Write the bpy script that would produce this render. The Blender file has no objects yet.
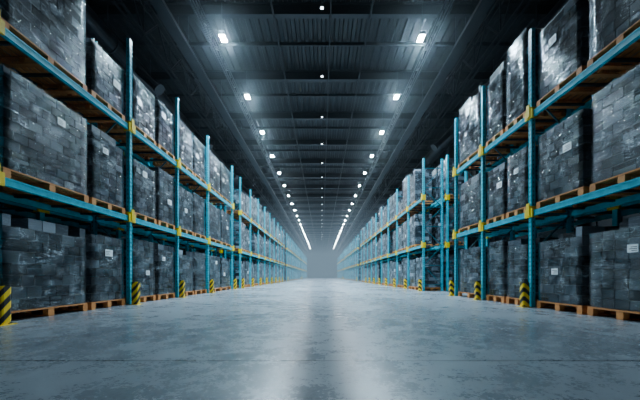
import bpy, math, random
from mathutils import Vector, Matrix
R = random.Random(7)
R2 = random.Random(21)
scene = bpy.context.scene
F = 300.0; CAMH = 0.85; W = 5.7

# ---------------------------------------------------------------- materials
def new_mat(name):
    m = bpy.data.materials.new(name); m.use_nodes = True
    nt = m.node_tree
    b = nt.nodes.get('Principled BSDF')
    return m, nt, b
def N(nt, t, **kw):
    n = nt.nodes.new(t)
    for k, v in kw.items(): setattr(n, k, v)
    return n
def ramp(nt, stops):
    r = nt.nodes.new('ShaderNodeValToRGB')
    e = r.color_ramp.elements
    while len(e) < len(stops): e.new(0.5)
    for i, (p, c) in enumerate(stops):
        e[i].position = p; e[i].color = (c[0], c[1], c[2], 1)
    return r
def coords(nt, scale=(1,1,1), kind='Object', rot=(0,0,0)):
    tc = nt.nodes.new('ShaderNodeTexCoord'); mp = nt.nodes.new('ShaderNodeMapping')
    mp.inputs['Scale'].default_value = scale; mp.inputs['Rotation'].default_value = rot
    nt.links.new(tc.outputs[kind], mp.inputs['Vector'])
    return mp
def noise(nt, vec, scale, detail=4, rough=0.55):
    n = nt.nodes.new('ShaderNodeTexNoise')
    n.inputs['Scale'].default_value = scale; n.inputs['Detail'].default_value = detail
    n.inputs['Roughness'].default_value = rough
    nt.links.new(vec.outputs[0], n.inputs['Vector'])
    return n
def simple(name, col, rough=0.5, metal=0.0, var=0.15, nscale=6, bump=0.0):
    m, nt, b = new_mat(name)
    mp = coords(nt)
    n = noise(nt, mp, nscale)
    lo = tuple(c*(1-var) for c in col); hi = tuple(min(1, c*(1+var)) for c in col)
    r = ramp(nt, [(0.3, lo), (0.7, hi)])
    nt.links.new(n.outputs['Fac'], r.inputs['Fac'])
    nt.links.new(r.outputs['Color'], b.inputs['Base Color'])
    b.inputs['Roughness'].default_value = rough; b.inputs['Metallic'].default_value = metal
    return m

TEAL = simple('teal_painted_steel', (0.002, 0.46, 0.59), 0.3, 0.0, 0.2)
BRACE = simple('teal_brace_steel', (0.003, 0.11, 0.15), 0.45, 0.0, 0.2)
DARK = simple('dark_steel', (0.015, 0.018, 0.022), 0.5, 0.4)
SLOT = simple('slot_shadow', (0.004, 0.01, 0.014), 0.8)
YEL = simple('yellow_paint', (1.0, 0.64, 0.002), 0.4, 0.0, 0.1)
GALV = simple('galvanised_steel', (0.05, 0.06, 0.07), 0.45, 0.6)
DUCT = simple('duct_steel', (0.012, 0.015, 0.02), 0.45, 0.3)
PAPER = simple('label_paper', (0.92, 0.95, 0.98), 0.5, 0, 0.05, 14)
INK = simple('label_ink', (0.03, 0.03, 0.03), 0.6)

# wood
WOOD, nt, b = new_mat('pallet_wood')
mp = coords(nt, (1, 1, 1)); n = noise(nt, mp, 14, 5)
g = N(nt, 'ShaderNodeNewGeometry')
r1 = ramp(nt, [(0.0, (0.34, 0.10, 0.022)), (0.5, (0.66, 0.24, 0.058)), (1.0, (0.82, 0.36, 0.11))])
mx = N(nt, 'ShaderNodeMath', operation='ADD'); ml = N(nt, 'ShaderNodeMath', operation='MULTIPLY'); ml.inputs[1].default_value = 0.5
nt.links.new(g.outputs['Random Per Island'], mx.inputs[0]); nt.links.new(n.outputs['Fac'], mx.inputs[1])
nt.links.new(mx.outputs[0], ml.inputs[0]); nt.links.new(ml.outputs[0], r1.inputs['Fac'])
nt.links.new(r1.outputs['Color'], b.inputs['Base Color']); b.inputs['Roughness'].default_value = 0.7

# cartons
def carton_mat(name, painted_glints):
    m, nt, b = new_mat(name)
    g = N(nt, 'ShaderNodeNewGeometry')
    r1 = ramp(nt, [(0.0, (0.003, 0.005, 0.008)), (0.4, (0.018, 0.024, 0.033)), (0.75, (0.065, 0.08, 0.098)), (1.0, (0.28, 0.32, 0.365))])
    nt.links.new(g.outputs['Random Per Island'], r1.inputs['Fac'])
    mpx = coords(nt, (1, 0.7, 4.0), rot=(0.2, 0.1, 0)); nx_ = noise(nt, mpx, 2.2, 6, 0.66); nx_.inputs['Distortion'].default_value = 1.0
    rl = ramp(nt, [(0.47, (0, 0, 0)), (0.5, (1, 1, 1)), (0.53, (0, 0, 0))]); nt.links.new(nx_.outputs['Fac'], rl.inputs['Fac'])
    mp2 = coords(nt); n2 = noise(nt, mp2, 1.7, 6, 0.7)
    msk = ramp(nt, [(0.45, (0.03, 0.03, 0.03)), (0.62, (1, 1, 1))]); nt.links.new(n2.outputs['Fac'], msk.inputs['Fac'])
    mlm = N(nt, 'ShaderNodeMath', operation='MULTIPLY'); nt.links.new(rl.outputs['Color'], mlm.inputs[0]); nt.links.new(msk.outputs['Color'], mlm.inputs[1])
    mlf = N(nt, 'ShaderNodeMath', operation='MULTIPLY'); mlf.inputs[1].default_value = painted_glints; nt.links.new(mlm.outputs[0], mlf.inputs[0])
    mix = N(nt, 'ShaderNodeMixRGB'); mix.inputs[2].default_value = (0.5, 0.59, 0.68, 1)  # pale streaks painted into the base colour imitate glints on creased film
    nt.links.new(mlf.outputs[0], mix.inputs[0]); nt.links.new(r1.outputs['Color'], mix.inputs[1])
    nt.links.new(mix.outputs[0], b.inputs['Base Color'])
    b.inputs['Roughness'].default_value = 0.4
    b.inputs['Specular IOR Level'].default_value = 0.3
    return m, nt, b, nx_
CART, nt, b, _ = carton_mat('glint_streaked_carton', 0.25)
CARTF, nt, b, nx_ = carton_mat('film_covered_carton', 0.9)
b.inputs['Coat Weight'].default_value = 0.8; b.inputs['Coat Roughness'].default_value = 0.15
bp = N(nt, 'ShaderNodeBump'); bp.inputs['Strength'].default_value = 0.45; bp.inputs['Distance'].default_value = 0.03
nt.links.new(nx_.outputs['Fac'], bp.inputs['Height']); nt.links.new(bp.outputs['Normal'], b.inputs['Coat Normal'])

# stretch film: clear glossy sheet with whitened creases
FILM = bpy.data.materials.new('stretch_film'); FILM.use_nodes = True; nt = FILM.node_tree
b = nt.nodes['Principled BSDF']; out = nt.nodes['Material Output']
b.inputs['Base Color'].default_value = (0.8, 0.9, 0.98, 1); b.inputs['Roughness'].default_value = 0.13
b.inputs['Specular IOR Level'].default_value = 1.0
la = []
for (sc, rot, ns, wd, ds) in (((1, 0.5, 3.6), (0.3, 0, 0), 1.9, 0.020, 1.2), ((1, 0.5, 3.0), (-0.35, 0.1, 0), 2.9, 0.012, 1.6), ((1, 2.4, 0.7), (0.1, 0, 0), 2.4, 0.010, 1.0)):
    mpx = coords(nt, sc, rot=rot); nn = noise(nt, mpx, ns, 5, 0.58); nn.inputs['Distortion'].default_value = ds
    rl = ramp(nt, [(0.5-wd, (0, 0, 0)), (0.5, (1, 1, 1)), (0.5+wd, (0, 0, 0))]); nt.links.new(nn.outputs['Fac'], rl.inputs['Fac']); la.append((nn, rl))
m1 = N(nt, 'ShaderNodeMath', operation='MAXIMUM'); m2 = N(nt, 'ShaderNodeMath', operation='MAXIMUM')
nt.links.new(la[0][1].outputs['Color'], m1.inputs[0]); nt.links.new(la[1][1].outputs['Color'], m1.inputs[1])
nt.links.new(m1.outputs[0], m2.inputs[0]); nt.links.new(la[2][1].outputs['Color'], m2.inputs[1])
mp2 = coords(nt); n2 = noise(nt, mp2, 2.0, 7, 0.75); msk = ramp(nt, [(0.46, (0.0, 0.0, 0.0)), (0.62, (1, 1, 1))]); nt.links.new(n2.outputs['Fac'], msk.inputs['Fac'])
m3 = N(nt, 'ShaderNodeMath', operation='MULTIPLY'); nt.links.new(m2.outputs[0], m3.inputs[0]); nt.links.new(msk.outputs['Color'], m3.inputs[1])
m4 = N(nt, 'ShaderNodeMath', operation='MULTIPLY_ADD'); m4.inputs[1].default_value = 0.75; m4.inputs[2].default_value = 0.015; nt.links.new(m3.outputs[0], m4.inputs[0])
tr = N(nt, 'ShaderNodeBsdfTransparent'); ms = N(nt, 'ShaderNodeMixShader')
bp = N(nt, 'ShaderNodeBump'); bp.inputs['Strength'].default_value = 0.5; bp.inputs['Distance'].default_value = 0.04
nt.links.new(la[0][0].outputs['Fac'], bp.inputs['Height']); nt.links.new(bp.outputs['Normal'], b.inputs['Normal'])
nt.links.new(m4.outputs[0], ms.inputs[0]); nt.links.new(tr.outputs[0], ms.inputs[1]); nt.links.new(b.outputs[0], ms.inputs[2])
gl = N(nt, 'ShaderNodeBsdfGlossy'); gl.inputs['Roughness'].default_value = 0.12; gl.inputs['Color'].default_value = (0.9, 0.95, 1, 1)
bp2 = N(nt, 'ShaderNodeBump'); bp2.inputs['Strength'].default_value = 0.6; bp2.inputs['Distance'].default_value = 0.04
nt.links.new(la[1][0].outputs['Fac'], bp2.inputs['Height']); nt.links.new(bp2.outputs['Normal'], gl.inputs['Normal'])
fz = N(nt, 'ShaderNodeFresnel'); fz.inputs['IOR'].default_value = 1.5
ms2 = N(nt, 'ShaderNodeMixShader'); nt.links.new(fz.outputs[0], ms2.inputs[0]); nt.links.new(ms.outputs[0], ms2.inputs[1]); nt.links.new(gl.outputs[0], ms2.inputs[2])
nt.links.new(ms2.outputs[0], out.inputs['Surface'])

# hazard stripes
HAZ, nt, b = new_mat('hazard_stripes')
tc = N(nt, 'ShaderNodeTexCoord'); sp = N(nt, 'ShaderNodeSeparateXYZ'); nt.links.new(tc.outputs['Object'], sp.inputs[0])
a1 = N(nt, 'ShaderNodeMath', operation='ADD'); a2 = N(nt, 'ShaderNodeMath', operation='ADD')
nt.links.new(sp.outputs['X'], a1.inputs[0]); nt.links.new(sp.outputs['Y'], a1.inputs[1])
nt.links.new(a1.outputs[0], a2.inputs[0]); nt.links.new(sp.outputs['Z'], a2.inputs[1])
mu = N(nt, 'ShaderNodeMath', operation='MULTIPLY'); mu.inputs[1].default_value = 4.2
fr = N(nt, 'ShaderNodeMath', operation='FRACT'); gt = N(nt, 'ShaderNodeMath', operation='GREATER_THAN'); gt.inputs[1].default_value = 0.5
nt.links.new(a2.outputs[0], mu.inputs[0]); nt.links.new(mu.outputs[0], fr.inputs[0]); nt.links.new(fr.outputs[0], gt.inputs[0])
mix = N(nt, 'ShaderNodeMixRGB'); mix.inputs[1].default_value = (1.0, 0.64, 0.003, 1); mix.inputs[2].default_value = (0.01, 0.01, 0.01, 1)
nt.links.new(gt.outputs[0], mix.inputs[0]); nt.links.new(mix.outputs[0], b.inputs['Base Color']); b.inputs['Roughness'].default_value = 0.4

def emis(name, col, s):
    m, nt, b = new_mat(name)
    b.inputs['Base Color'].default_value = (*col, 1)
    b.inputs['Emission Color'].default_value = (*col, 1); b.inputs['Emission Strength'].default_value = s
    return m
LENS = emis('led_lens', (0.82, 0.93, 1.0), 330)
LENS2 = emis('small_led_lens', (0.8, 0.92, 1.0), 9)

# concrete floor
FLO, nt, b = new_mat('polished_concrete')
mp = coords(nt); nA = noise(nt, mp, 0.35, 6, 0.6); nB = noise(nt, mp, 2.6, 10, 0.72); nC = noise(nt, mp, 30, 3, 0.7)
nB.inputs['Distortion'].default_value = 0.3
ad = N(nt, 'ShaderNodeMath', operation='ADD'); nt.links.new(nA.outputs['Fac'], ad.inputs[0]); nt.links.new(nB.outputs['Fac'], ad.inputs[1])
ad2 = N(nt, 'ShaderNodeMath', operation='MULTIPLY_ADD'); nt.links.new(nC.outputs['Fac'], ad2.inputs[0]); ad2.inputs[1].default_value = 0.5
nt.links.new(ad.outputs[0], ad2.inputs[2])
md = N(nt, 'ShaderNodeMath', operation='MULTIPLY'); md.inputs[1].default_value = 0.4; nt.links.new(ad2.outputs[0], md.inputs[0])
rc = ramp(nt, [(0.36, (0.08, 0.095, 0.112)), (0.64, (0.31, 0.345, 0.38))]); nt.links.new(md.outputs[0], rc.inputs['Fac'])
sp = N(nt, 'ShaderNodeSeparateXYZ'); nt.links.new(mp.outputs[0], sp.inputs[0])
def joint(out, period, off, width):
    a = N(nt, 'ShaderNodeMath', operation='ADD'); a.inputs[1].default_value = off; nt.links.new(out, a.inputs[0])
    d = N(nt, 'ShaderNodeMath', operation='DIVIDE'); d.inputs[1].default_value = period; nt.links.new(a.outputs[0], d.inputs[0])
    f = N(nt, 'ShaderNodeMath', operation='FRACT'); nt.links.new(d.outputs[0], f.inputs[0])
    l = N(nt, 'ShaderNodeMath', operation='LESS_THAN'); l.inputs[1].default_value = width/period; nt.links.new(f.outputs[0], l.inputs[0])
    return l
jm = joint(sp.outputs['Y'], 6.0, 3.0, 0.03)
mixj = N(nt, 'ShaderNodeMixRGB'); mixj.inputs[2].default_value = (0.02, 0.025, 0.03, 1)
nt.links.new(jm.outputs[0], mixj.inputs[0]); nt.links.new(rc.outputs['Color'], mixj.inputs[1])
nt.links.new(mixj.outputs[0], b.inputs['Base Color'])
rr = N(nt, 'ShaderNodeMapRange'); rr.inputs[1].default_value = 0.34; rr.inputs[2].default_value = 0.66
rr.inputs[3].default_value = 0.16; rr.inputs[4].default_value = 0.40
nt.links.new(md.outputs[0], rr.inputs[0]); nt.links.new(rr.outputs[0], b.inputs['Roughness'])
bp = N(nt, 'ShaderNodeBump'); bp.inputs['Strength'].default_value = 0.2; bp.inputs['Distance'].default_value = 0.01
nt.links.new(nB.outputs['Fac'], bp.inputs['Height']); nt.links.new(bp.outputs['Normal'], b.inputs['Normal'])
b.inputs['Specular IOR Level'].default_value = 0.9
CEIL = simple('corrugated_deck', (0.009, 0.0115, 0.015), 0.6, 0.0, 0.3, 0.8)
WALL = simple('wall_panel', (0.012, 0.015, 0.02), 0.6, 0.1, 0.2, 1)

# ---------------------------------------------------------------- mesh builder
class MB:
    def __init__(s): s.v = []; s.f = []; s.m = []; s.mats = []
    def mi(s, mat):
        if mat not in s.mats: s.mats.append(mat)
        return s.mats.index(mat)
    def box(s, c, d, mat, rot=None):
        i = len(s.v); hx, hy, hz = d[0]/2, d[1]/2, d[2]/2
        for x, y, z in ((-1,-1,-1),(1,-1,-1),(1,1,-1),(-1,1,-1),(-1,-1,1),(1,-1,1),(1,1,1),(-1,1,1)):
            p = Vector((x*hx, y*hy, z*hz))
            if rot is not None: p = rot @ p
            s.v.append((p.x+c[0], p.y+c[1], p.z+c[2]))
        k = s.mi(mat)
        for q in ((0,3,2,1),(4,5,6,7),(0,1,5,4),(1,2,6,5),(2,3,7,6),(3,0,4,7)):
            s.f.append(tuple(i+a for a in q)); s.m.append(k)
    def b6(s, x0, x1, y0, y1, z0, z1, mat):
        s.box(((x0+x1)/2, (y0+y1)/2, (z0+z1)/2), (abs(x1-x0), abs(y1-y0), abs(z1-z0)), mat)
    def bar(s, p, q, w, h, mat):
        p = Vector(p); q = Vector(q); d = q-p
        rot = d.to_track_quat('Y', 'Z').to_matrix()
        s.box((p+q)/2, (w, d.length, h), mat, rot)
    def cyl(s, p, q, r, mat, n=16, r2=None):
        p = Vector(p); q = Vector(q); d = (q-p); rot = d.to_track_quat('Z', 'Y').to_matrix()
        r2 = r if r2 is None else r2; i = len(s.v); k = s.mi(mat)
        for base, rad in ((p, r), (q, r2)):
            for a in range(n):
                t = 2*math.pi*a/n; s.v.append(tuple(base + rot @ Vector((rad*math.cos(t), rad*math.sin(t), 0))))
        for a in range(n):
            c = (a+1) % n; s.f.append((i+a, i+c, i+n+c, i+n+a)); s.m.append(k)
        s.f.append(tuple(i+a for a in reversed(range(n)))); s.m.append(k)
        s.f.append(tuple(i+n+a for a in range(n))); s.m.append(k)
    def obj(s, name, loc=(0,0,0)):
        me = bpy.data.meshes.new(name)
        me.from_pydata([(v[0]-loc[0], v[1]-loc[1], v[2]-loc[2]) for v in s.v], [], s.f)
        for m in s.mats: me.materials.append(m)
        me.polygons.foreach_set('material_index', s.m)
        if FILM in s.mats:
            fi = s.mats.index(FILM)
            me.polygons.foreach_set('use_smooth', [k == fi for k in s.m])
        me.update()
        o = bpy.data.objects.new(name, me); o.location = loc; scene.collection.objects.link(o)
        return o

def film(mb, s, x0, x1, y0, y1, z0, z1):
    """wrinkled stretch-film sleeve round the load (open top and bottom)"""
    k = mb.mi(FILM); nz = max(5, int((z1-z0)/0.14)); per = []
    ny = max(5, int((y1-y0)/0.16)); nx = 6
    for a in range(ny): per.append((x0, y0+(y1-y0)*a/ny, -1, 0))
    for a in range(nx): per.append((x0+(x1-x0)*a/nx, y1, 0, 1))
    for a in range(ny): per.append((x1, y1-(y1-y0)*a/ny, 1, 0))
    for a in range(nx): per.append((x1-(x1-x0)*a/nx, y0, 0, -1))
    n = len(per); i0 = len(mb.v)
    for j in range(nz+1):
        for (x, y, dx, dy) in per:
            q = R2.uniform(0.0, 0.014)
            mb.v.append((s*(x+dx*q), y+dy*q, z0+(z1-z0)*j/nz))
    for j in range(nz):
        for a in range(n):
            c = (a+1) % n
            q = (i0+j*n+a, i0+j*n+c, i0+(j+1)*n+c, i0+(j+1)*n+a)
            mb.f.append(q if s < 0 else q[::-1]); mb.m.append(k)

# ---------------------------------------------------------------- pallet load
def load(mb, s, x0, x1, y0, y1, z0, h, detail=1, label=0, wrap=False):
    """x0 = aisle face |x|, x1 = rear |x|; pallet stands on z0"""
    xa, xb = s*x0, s*x1; w = y1-y0; d = x1-x0
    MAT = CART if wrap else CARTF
    PH = 0.19
    nb = 7 if detail else 3
    for k in range(3):
        yy = y0 + 0.07 + k*(w-0.14)/2
        for j in range(3):
            xx = s*(x0 + 0.06 + j*(d-0.12)/2)
            mb.box((xx, yy, z0+0.026+0.055), (0.12, 0.14, 0.11), WOOD)
        mb.b6(xa, xb, yy-0.06, yy+0.06, z0, z0+0.026, WOOD)
        mb.b6(xa, xb, yy-0.065, yy+0.065, z0+0.136, z0+0.16, WOOD)
    for k in range(nb):
        xx = s*(x0+0.06 + k*(d-0.12)/(nb-1))
        mb.box((xx, (y0+y1)/2, z0+0.174), (0.11 if detail else 0.3, w, 0.027), WOOD)
    zb = z0 + PH + 0.002
    H = h - PH
    rows = max(5, round(H/R.uniform(0.17, 0.23))) if detail else max(4, round(H/0.3))
    rh = H/rows
    inset = 0.035
    ny = max(3, round(w/R.uniform(0.28, 0.42))) if detail else max(2, round(w/0.5))
    nx = 3 if detail else 2
    X0 = x0+inset; X1 = x1-inset; Y0 = y0+inset; Y1 = y1-inset
    top_miss = R.random() < 0.4
    bond = R.random() < 0.5
    for r in range(rows):
        off = 0.5 if (r % 2 and bond) else 0.0
        cuts = [Y0]; st = (Y1-Y0)/ny
        k = off if off else 1
        while k < ny-0.01:
            cuts.append(Y0 + st*k + R.uniform(-0.02, 0.02)); k += 1
        cuts.append(Y1)
        xc = [X0]; k = 1.5 if r % 2 else 1
        while k < nx-0.01:
            xc.append(X0 + (X1-X0)*k/nx); k += 1
        xc.append(X1)
        for a in range(len(cuts)-1):
            for c in range(len(xc)-1):
                if top_miss and r == rows-1 and R.random() < 0.35: continue
                j = R.uniform(-0.004, 0.003) if detail else 0
                j2 = R.uniform(-0.004, 0.003) if detail else 0
                ya, yb = cuts[a]+0.008, cuts[a+1]-0.008
                if a == 0: ya -= j2
                if a == len(cuts)-2: yb += j2
                xA, xB = xc[c]+0.003, xc[c+1]-0.003
                if c == 0: xA -= j
                if detail and R.random() < 0.15:
                    zm = zb+rh*(r+R.choice((0.4, 0.5, 0.6)))
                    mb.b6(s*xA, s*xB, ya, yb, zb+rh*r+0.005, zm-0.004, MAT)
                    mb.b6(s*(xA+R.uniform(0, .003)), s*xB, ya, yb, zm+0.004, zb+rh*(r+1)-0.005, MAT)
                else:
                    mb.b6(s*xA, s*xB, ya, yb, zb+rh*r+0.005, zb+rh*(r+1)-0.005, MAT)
    if wrap:
        film(mb, s, X0-0.008, X1+0.008, Y0-0.008, Y1+0.008, z0+0.15, zb+H-(rh if top_miss else 0)+0.01)
    for _ in range(label):
        ly = y0 + w*R.uniform(0.12, 0.7); lz = zb + H*R.uniform(0.35, 0.8)
        xf = s*(X0-0.028); lw, lh = R.choice(((0.24, 0.18), (0.18, 0.25), (0.2, 0.15), (0.28, 0.18)))
        mb.b6(xf, xf+s*0.003, ly, ly+lw, lz, lz+lh, PAPER)
        for q in range(3):
            mb.b6(xf-s*0.0015, xf, ly+0.02, ly+lw*R.uniform(0.5, 0.9), lz+lh*(0.2+0.22*q), lz+lh*(0.2+0.22*q)+0.012, INK)

# ---------------------------------------------------------------- rack section
LV = (2.63, 5.32); BH = 0.15; DEP = 1.15
def rack(s, xf, ys, top, detail=True, name='pallet_rack'):
    mb = MB()
    pw, pd = 0.13, 0.10
    for y in ys:
        for xx, face in ((xf, -1), (xf+DEP, 1)):
            c = s*(xx+pd/2) if face < 0 else s*(xx-pd/2)
            if detail:
                fx = s*(xx+0.006) if face < 0 else s*(xx-0.006)
                mb.box((fx, y, top/2), (0.012, pw, top), TEAL)
                mb.box((c, y-pw/2+0.005, top/2), (pd, 0.01, top), TEAL)
                mb.box((c, y+pw/2-0.005, top/2), (pd, 0.01, top), TEAL)
                z = 0.4
                while z < top-0.1:
                    fx2 = s*(xx-0.0008) if face < 0 else s*(xx+0.0008)
                    mb.box((fx2, y-0.03, z), (0.0015, 0.016, 0.045), SLOT)
                    mb.box((fx2, y+0.03, z), (0.0015, 0.016, 0.045), SLOT)
                    mb.box((c, y-pw/2-0.0008, z), (0.02, 0.0015, 0.04), SLOT)
                    z += 0.12
            else:
                mb.box((c, y, top/2), (pd, pw, top), TEAL)
            mb.box((c, y, 0.006), (0.16, 0.2, 0.012), DARK)
        xa = s*(xf+0.08); xb = s*(xf+DEP-0.08)
        z = 0.35; k = 0
        while z + 1.1 < top:
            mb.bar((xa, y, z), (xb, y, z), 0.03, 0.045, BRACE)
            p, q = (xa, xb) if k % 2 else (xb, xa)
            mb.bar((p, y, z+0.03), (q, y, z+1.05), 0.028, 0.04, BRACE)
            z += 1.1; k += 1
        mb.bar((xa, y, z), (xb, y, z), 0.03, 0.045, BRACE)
        for L in LV:   # yellow beam end connectors
            mb.box((s*(xf-0.025), y, L-0.06), (0.045, 0.30, 0.24), YEL)
            mb.box((s*(xf-0.055), y, L+0.03), (0.02, 0.12, 0.34), YEL)
            mb.box((s*(xf+0.05), y-0.075, L-0.03), (0.2, 0.016, 0.30), YEL)
    for i in range(len(ys)-1):
        ya = ys[i]+pw/2; yb = ys[i+1]-pw/2
        for L in LV:
            for xx, sg in ((xf, 1), (xf+DEP, -1)):
                x1 = s*(xx+sg*0.0); x2 = s*(xx+sg*0.05)
                mb.b6(x1, x2, ya, yb, L-BH, L-0.005, TEAL)
                mb.b6(s*(xx+sg*0.05), s*(xx+sg*0.075), ya, yb, L-BH, L-0.04, TEAL)
                if detail:
                    mb.b6(s*(xx-sg*0.012), x1, ya, yb, L-0.035, L-0.005, TEAL)
                    mb.b6(s*(xx-sg*0.012), x1, ya, yb, L-BH, L-BH+0.03, TEAL)
            nb = 4
            for k in range(nb):
                yy = ya + (yb-ya)*(k+0.5)/nb
                mb.b6(s*(xf+0.076), s*(xf+DEP-0.076), yy-0.03, yy+0.03, L-0.06, L-0.012, GALV)
    return mb.obj(name)

def guard_mesh():
    mb = MB()
    pts = [(0.16, -0.10), (0.05, -0.10), (0.012, -0.08), (0, -0.05), (0, 0.05), (0.012, 0.08), (0.05, 0.10), (0.16, 0.10)]
    t = 0.012; H = 0.68
    n = len(pts); inner = []
    for (x, y) in pts:
        yy = y*(0.10-t)/0.10; inner.append((max(x, 0)+ (t if x < 0.1 else 0), yy))
    k = mb.mi(HAZ)
    for z in (0.012, H):
        for p in pts: mb.v.append((p[0], p[1], z))
        for p in inner: mb.v.append((p[0], p[1], z))
    S = 2*n
    for a in range(n-1):
        mb.f += [(a, a+1, S+a+1, S+a), (n+a+1, n+a, S+n+a, S+n+a+1), (S+a, S+a+1, S+n+a+1, S+n+a), (a+1, a, n+a, n+a+1)]; mb.m += [k]*4
    mb.f += [(0, S, S+n, n), (n-1, 2*n-1, S+2*n-1, S+n-1)]; mb.m += [k]*2
    mb.b6(-0.04, 0.16, -0.15, -0.08, 0, 0.012, YEL); mb.b6(-0.04, 0.16, 0.08, 0.15, 0, 0.012, YEL); mb.b6(-0.04, 0.04, -0.08, 0.08, 0, 0.012, YEL)
    for yy in (-0.125, 0.125):
        mb.cyl((0.05, yy, 0.012), (0.05, yy, 0.03), 0.014, DARK, 8)
    o = mb.obj('column_guard'); return o
G = guard_mesh(); first = [True]
def guard(s, y, xf=W):
    if first[0]: o = G; first[0] = False
    else:
        o = bpy.data.objects.new('column_guard', G.data); scene.collection.objects.link(o)
    o.location = (s*(xf-0.24), y, 0); o.rotation_euler = (0, 0, 0 if s > 0 else math.pi)

L_Y = [1.75, 5.2, 8.95, 11.9, 15.1, 19.2]
R_Y = [1.6, 4.9, 8.22, 10.7, 12.85]
def near_loads(s, ys):
    for i in range(len(ys)-1):
        ya = ys[i]+0.13; yb = ys[i+1]-0.13; span = yb-ya
        n = 2 if span > 2.0 else 1
        for li, base in enumerate((0.0, LV[0], LV[1])):
            cuts = [ya + span*k/n for k in range(n+1)]
            if n == 2:
                cuts[1] += R.uniform(-0.06, 0.06) + (0.35 if (s < 0 and i == 1) else 0)
            for k in range(n):
                a = cuts[k]+0.06; b_ = cuts[k+1]-0.06
                if li == 0: h = R.uniform(1.9, 2.02)
                elif li == 1: h = R.uniform(1.8, 2.1)
                else: h = R.uniform(1.9, 2.6) if s > 0 or i < 2 else R.uniform(1.5, 2.3)
                if s < 0 and i == 1 and li == 2 and k == 1: h = 1.5
                if s < 0 and i == 2 and li == 2: h = 1.75
                if s < 0 and i == 3 and li == 2: h = 1.9
                mb = MB(); xo = R.uniform(0.0, 0.04)
                load(mb, s, W+0.03+xo, W+DEP-0.02+xo, a, b_, base+0.001, h, 1, R.choice((0, 1, 1)), wrap=True)
                mb.obj('pallet_of_wrapped_cartons', (s*(W+0.6), (a+b_)/2, base))
rack(-1, W, L_Y, 7.9); rack(1, W, R_Y, 7.6)
near_loads(-1, L_Y); near_loads(1, R_Y)
for y in L_Y[1:]: guard(-1, y)
for y in R_Y[1:]: guard(1, y)

END = 118.0
def far_side(s, starts):
    for (y0, y1, top) in starts:
        nbay = max(1, round((y1-y0)/3.0)); st = (y1-y0)/nbay
        ys = [y0+st*k for k in range(nbay+1)]
        det = y0 < 25
        rack(s, W, ys, top, detail=det)
        mb = MB()
        for i in range(nbay):
            for base in (0.0, LV[0], LV[1]):
                for k in range(2):
                    a = ys[i]+0.1+(st-0.2)/2*k+0.03; b_ = a+(st-0.2)/2-0.06
                    h = R.uniform(1.8, 2.2)
                    if base > 5:
                        h = R.uniform(1.6, 2.4)
                        if R.random() < 0.15: h = R.uniform(0.9, 1.5)
                    if R.random() < 0.04: continue
                    load(mb, s, W+0.03, W+DEP-0.02, a, b_, base+0.001, h, 1 if ys[i] < 34 else 0, R.choice((0, 0, 1)))
        mb.obj('row_of_pallet_loads')
        for y in ys[:8] if y0 < 25 else [y0, y1]: guard(s, y)
far_side(-1, [(21.1, 45.1, 7.8), (49.0, 79.0, 7.8), (83.0, 113.0, 7.8)])
far_side(1, [(17.0, 44.0, 7.5), (48.0, 78.0, 7.5), (82.0, 112.0, 7.5)])
for s, secs in ((-1, [(1.75, 19.2), (21.1, 45.1)]), (1, [(1.6, 12.85), (17.0, 44.0)])):
    for (y0, y1) in secs:
        n = round((y1-y0)/3.0); st = (y1-y0)/n; ys = [y0+st*k for k in range(n+1)]
        rack(s, W+DEP+0.2, ys, 7.7, detail=False)
        mb = MB()
        for i in range(n):
            for base in (0.0, LV[0], LV[1]):
                for k in range(2):
                    a = ys[i]+0.1+(st-0.2)/2*k+0.03; b_ = a+(st-0.2)/2-0.06
                    load(mb, s, W+DEP+0.23, W+2*DEP+0.18, a, b_, base+0.001, R.uniform(1.7, 2.3), 1 if i == 0 and y0 > 15 else 0)
        mb.obj('row_of_pallet_loads')

# ---------------------------------------------------------------- room shell
CZ = 12.2; HX = 11.0; Y0 = -5.0
mb = MB(); mb.b6(-HX, HX, Y0, END, -0.2, 0, FLO); mb.obj('floor')
mb = MB(); k = mb.mi(CEIL); x = -HX; prof = []
while x < HX-0.01:
    prof += [(x, CZ), (x+0.16, CZ), (x+0.2, CZ+0.1), (x+0.36, CZ+0.1)]; x += 0.4
prof.append((HX, CZ))
for (px, pz) in prof: mb.v += [(px, Y0, pz), (px, END, pz)]
for i in range(len(prof)-1):
    mb.f.append((2*i, 2*i+1, 2*i+3, 2*i+2)); mb.m.append(k)
mb.b6(-HX, HX, Y0, END, CZ+0.12, CZ+0.25, CEIL)
mb.obj('ceiling')
def wall(name, x0, x1, y0, y1, along):
    mb = MB(); mb.b6(x0, x1, y0, y1, 0, CZ+0.1, WALL)
    if along == 'y':
        y = y0; xi = x0 if abs(x0) < abs(x1) else x1; sg = -1 if xi > 0 else 1
        while y < y1:
            mb.b6(xi, xi+sg*0.04, y, y+0.5, 0, CZ, WALL); y += 1.0
    else:
        x = x0
        while x < x1:
            mb.b6(x, x+0.5, y0-0.04, y0, 0, CZ, WALL); x += 1.0
    mb.obj(name)
wall('wall_left', -HX-0.2, -HX, Y0, END, 'y'); wall('wall_right', HX, HX+0.2, Y0, END, 'y')
wall('wall_back', -HX, HX, END, END+0.2, 'x'); 
mb = MB(); mb.b6(-HX, HX, Y0-0.2, Y0, 0, CZ+0.1, WALL); mb.obj('wall_front')

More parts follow.
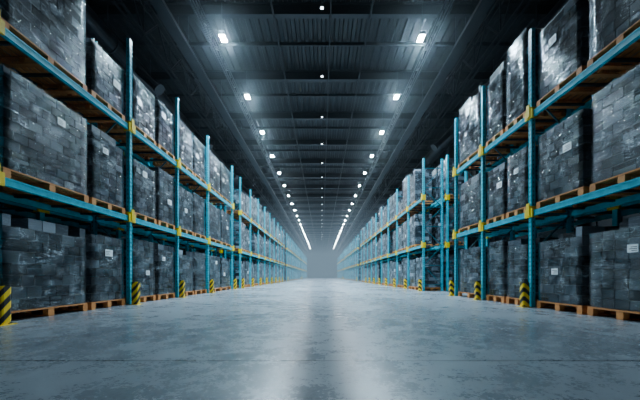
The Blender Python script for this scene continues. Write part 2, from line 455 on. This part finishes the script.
y = 4.3; SP = 4.12
mb = MB(); gy = []
while y < END-1:
    gy.append(y)
    mb.b6(-HX, HX, y-0.11, y+0.11, CZ-0.5, CZ-0.47, DUCT)
    mb.b6(-HX, HX, y-0.015, y+0.015, CZ-0.47, CZ-0.03, DUCT)
    mb.b6(-HX, HX, y-0.11, y+0.11, CZ-0.03, CZ-0.001, DUCT)
    mb.b6(-HX, HX, y+SP/2-0.04, y+SP/2+0.04, CZ-0.16, CZ-0.001, DUCT)
    y += SP
mb.obj('roof_girders')
for s in (-1, 1):
    for tx, zt, zb in ((7.0, CZ-0.55, CZ-2.0), (4.9, CZ-0.55, CZ-1.1)):
        mb = MB(); x = s*tx; hw = 0.12 if tx > 6 else 0.05
        for dx in (-hw, hw):
            mb.b6(x+dx-0.03, x+dx+0.03, Y0+0.1, END-0.1, zt-0.08, zt, DUCT); mb.b6(x+dx-0.03, x+dx+0.03, Y0+0.1, END-0.1, zb, zb+0.08, DUCT)
        y = Y0+0.3
        st = 1.03 if tx > 6 else 0.7
        while y < END-2.5:
            mb.bar((x, y, zb+0.1), (x, y+st, zt-0.1), 0.06, 0.06, DUCT); mb.bar((x, y+st, zt-0.1), (x, y+2*st, zb+0.1), 0.06, 0.06, DUCT)
            mb.box((x, y, (zt+zb)/2), (0.05, 0.05, zt-zb-0.1), DUCT)
            y += 2*st
        mb.obj('roof_truss')
    mb = MB(); x = s*5.8
    mb.b6(x-0.22, x+0.22, Y0+0.1, END-0.1, 10.45, 10.47, DUCT)
    mb.b6(x-0.22, x-0.205, Y0+0.1, END-0.1, 10.47, 10.59, GALV); mb.b6(x+0.205, x+0.22, Y0+0.1, END-0.1, 10.47, 10.59, GALV)
    for kk in range(4): mb.cyl((x-0.12+kk*0.08, Y0+0.1, 10.5), (x-0.12+kk*0.08, END-0.1, 10.5), 0.03, DARK, 6)
    for g_ in gy[:20]:
        for dx in (-0.21, 0.21): mb.bar((x+dx, g_, 10.48), (x+dx, g_, CZ-0.5), 0.02, 0.02, GALV)
    mb.obj('cable_tray')
    mb = MB(); x = s*8.6
    mb.cyl((x, Y0+0.1, 10.2), (x, END-0.1, 10.2), 0.42, DUCT, 20)
    y = 0
    while y < END-2:
        mb.cyl((x, y, 10.2), (x, y+0.06, 10.2), 0.45, GALV, 20)
        mb.box((x, y+0.03, 11.2), (0.03, 0.03, 1.0), GALV)
        if int(y) % 2 == 0:
            mb.cyl((x-s*0.3, y+1.4, 10.1), (x-s*1.2, y+1.4, 9.3), 0.16, DUCT, 12)
            mb.cyl((x-s*1.2, y+1.4, 9.3), (x-s*1.35, y+1.4, 9.15), 0.17, DUCT, 12, 0.26)
        y += 3.0
    mb.obj('ventilation_duct')
    for g_ in gy[::2]:
        mb = MB(); x = s*(HX-0.25)
        mb.b6(x-0.15, x+0.15, g_-0.012, g_+0.012, 0, CZ-0.52, DUCT)
        mb.b6(x-0.17, x-0.14, g_-0.12, g_+0.12, 0, CZ-0.52, DUCT); mb.b6(x+0.14, x+0.17, g_-0.12, g_+0.12, 0, CZ-0.52, DUCT)
        mb.obj('steel_column')
for x, zz in ((-2.0, CZ-0.62), (2.0, CZ-0.62), (0.35, CZ-0.62)):
    mb = MB(); mb.cyl((x, Y0+0.1, zz), (x, END-0.1, zz), 0.04 if abs(x) > 1 else 0.03, DUCT, 10); 
    for g_ in gy: mb.box((x, g_, zz+0.055), (0.08, 0.05, 0.13), DUCT)
    mb.obj('sprinkler_pipe')

# ---------------------------------------------------------------- high-bay lamps
LZ = CAMH+10.0
mb = MB()
mb.box((0, 0, 0.06), (0.24, 0.46, 0.08), DARK)
for k in range(7): mb.box((-0.10+k*0.033, 0, 0.13), (0.010, 0.4, 0.07), DARK)
mb.box((0, 0, 0.0), (0.27, 0.48, 0.04), GALV)
mb.box((0, 0, -0.026), (0.21, 0.38, 0.014), LENS)
for yy in (-0.17, 0.17): mb.cyl((0, yy, 0.1), (0, yy, CZ-0.02-LZ), 0.008, GALV, 6)
hb = mb.obj('high_bay_light'); hbm = hb.data; bpy.data.objects.remove(hb)
zs = [12.6+SP*k for k in range(0, 24)]
for s in (-1, 1):
    for i, y in enumerate(zs):
        if y > END-2: break
        o = bpy.data.objects.new('high_bay_light', hbm); scene.collection.objects.link(o)
        o.location = (s*4.15, y, LZ)
        ld = bpy.data.lights.new('led_array', 'AREA'); ld.shape = 'RECTANGLE'; ld.size = 0.21; ld.size_y = 0.38
        ld.energy = 680; ld.color = (0.58, 0.83, 1.0); ld.spread = math.radians(142)
        lo = bpy.data.objects.new('led_array', ld); scene.collection.objects.link(lo)
        lo.parent = o; lo.location = (0, 0, -0.045)
mb = MB()
mb.cyl((0, 0, 0.0), (0, 0, 0.1), 0.1, DARK, 14, 0.06); mb.cyl((0, 0, -0.02), (0, 0, 0.0), 0.06, LENS2, 14)
mb.cyl((0, 0, 0.1), (0, 0, 0.6), 0.012, DARK, 8)
sm = mb.obj('pendant_spotlight'); smm = sm.data; bpy.data.objects.remove(sm)
y = 12.0
while y < 100:
    o = bpy.data.objects.new('pendant_spotlight', smm); scene.collection.objects.link(o)
    o.location = (0.0, y, CZ-0.62); y += 4.12

# ---------------------------------------------------------------- haze: thin scattering air, plus a far volume with added glow
def haze(name, y0, y1, z1, dens, g_, absn, L):
    mb = MB(); m = bpy.data.materials.new(name); m.use_nodes = True; nt = m.node_tree; nt.nodes.clear()
    o = N(nt, 'ShaderNodeOutputMaterial')
    if dens:
        a = N(nt, 'ShaderNodeVolumeScatter')
        a.inputs['Color'].default_value = (0.8, 0.92, 1, 1); a.inputs['Density'].default_value = dens; a.inputs['Anisotropy'].default_value = g_
        nt.links.new(a.outputs[0], o.inputs['Volume'])
    else:
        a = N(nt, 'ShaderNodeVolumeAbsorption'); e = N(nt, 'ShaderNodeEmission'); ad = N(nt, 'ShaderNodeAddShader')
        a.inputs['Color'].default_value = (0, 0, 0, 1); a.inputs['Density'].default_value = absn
        e.inputs['Color'].default_value = (0.50, 0.76, 1.0, 1); e.inputs['Strength'].default_value = L*absn  # added glow: the volume emits the haze brightness instead of scattering lamp light
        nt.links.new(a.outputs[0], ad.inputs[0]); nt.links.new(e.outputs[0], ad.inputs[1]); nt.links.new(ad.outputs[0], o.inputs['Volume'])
    mb.b6(-8.0+0.1*(dens > 0), 8.0-0.1*(dens > 0), y0, y1, 0.02 if dens else 0.03, z1, m); return mb.obj(name)
haze('glowing_haze', -4.5, END-0.1, CZ-0.9, 0.0009, 0.95, 0, 0)
haze('glowing_haze', 32, END-0.2, 9.5, 0, 0, 0.013, 0.55)

w = bpy.data.worlds.new('World'); scene.world = w; w.use_nodes = True
w.node_tree.nodes['Background'].inputs[0].default_value = (0.3, 0.45, 0.6, 1); w.node_tree.nodes['Background'].inputs[1].default_value = 0.02

cd = bpy.data.cameras.new('camera'); cam = bpy.data.objects.new('camera', cd); scene.collection.objects.link(cam)
cam.location = (0, 0, CAMH); cam.rotation_euler = (math.pi/2, 0, 0)
cd.sensor_width = 36; cd.lens = 36*F/640; cd.shift_x = -2/640; cd.shift_y = 76/640; cd.clip_end = 400; cd.clip_start = 0.05
scene.camera = cam
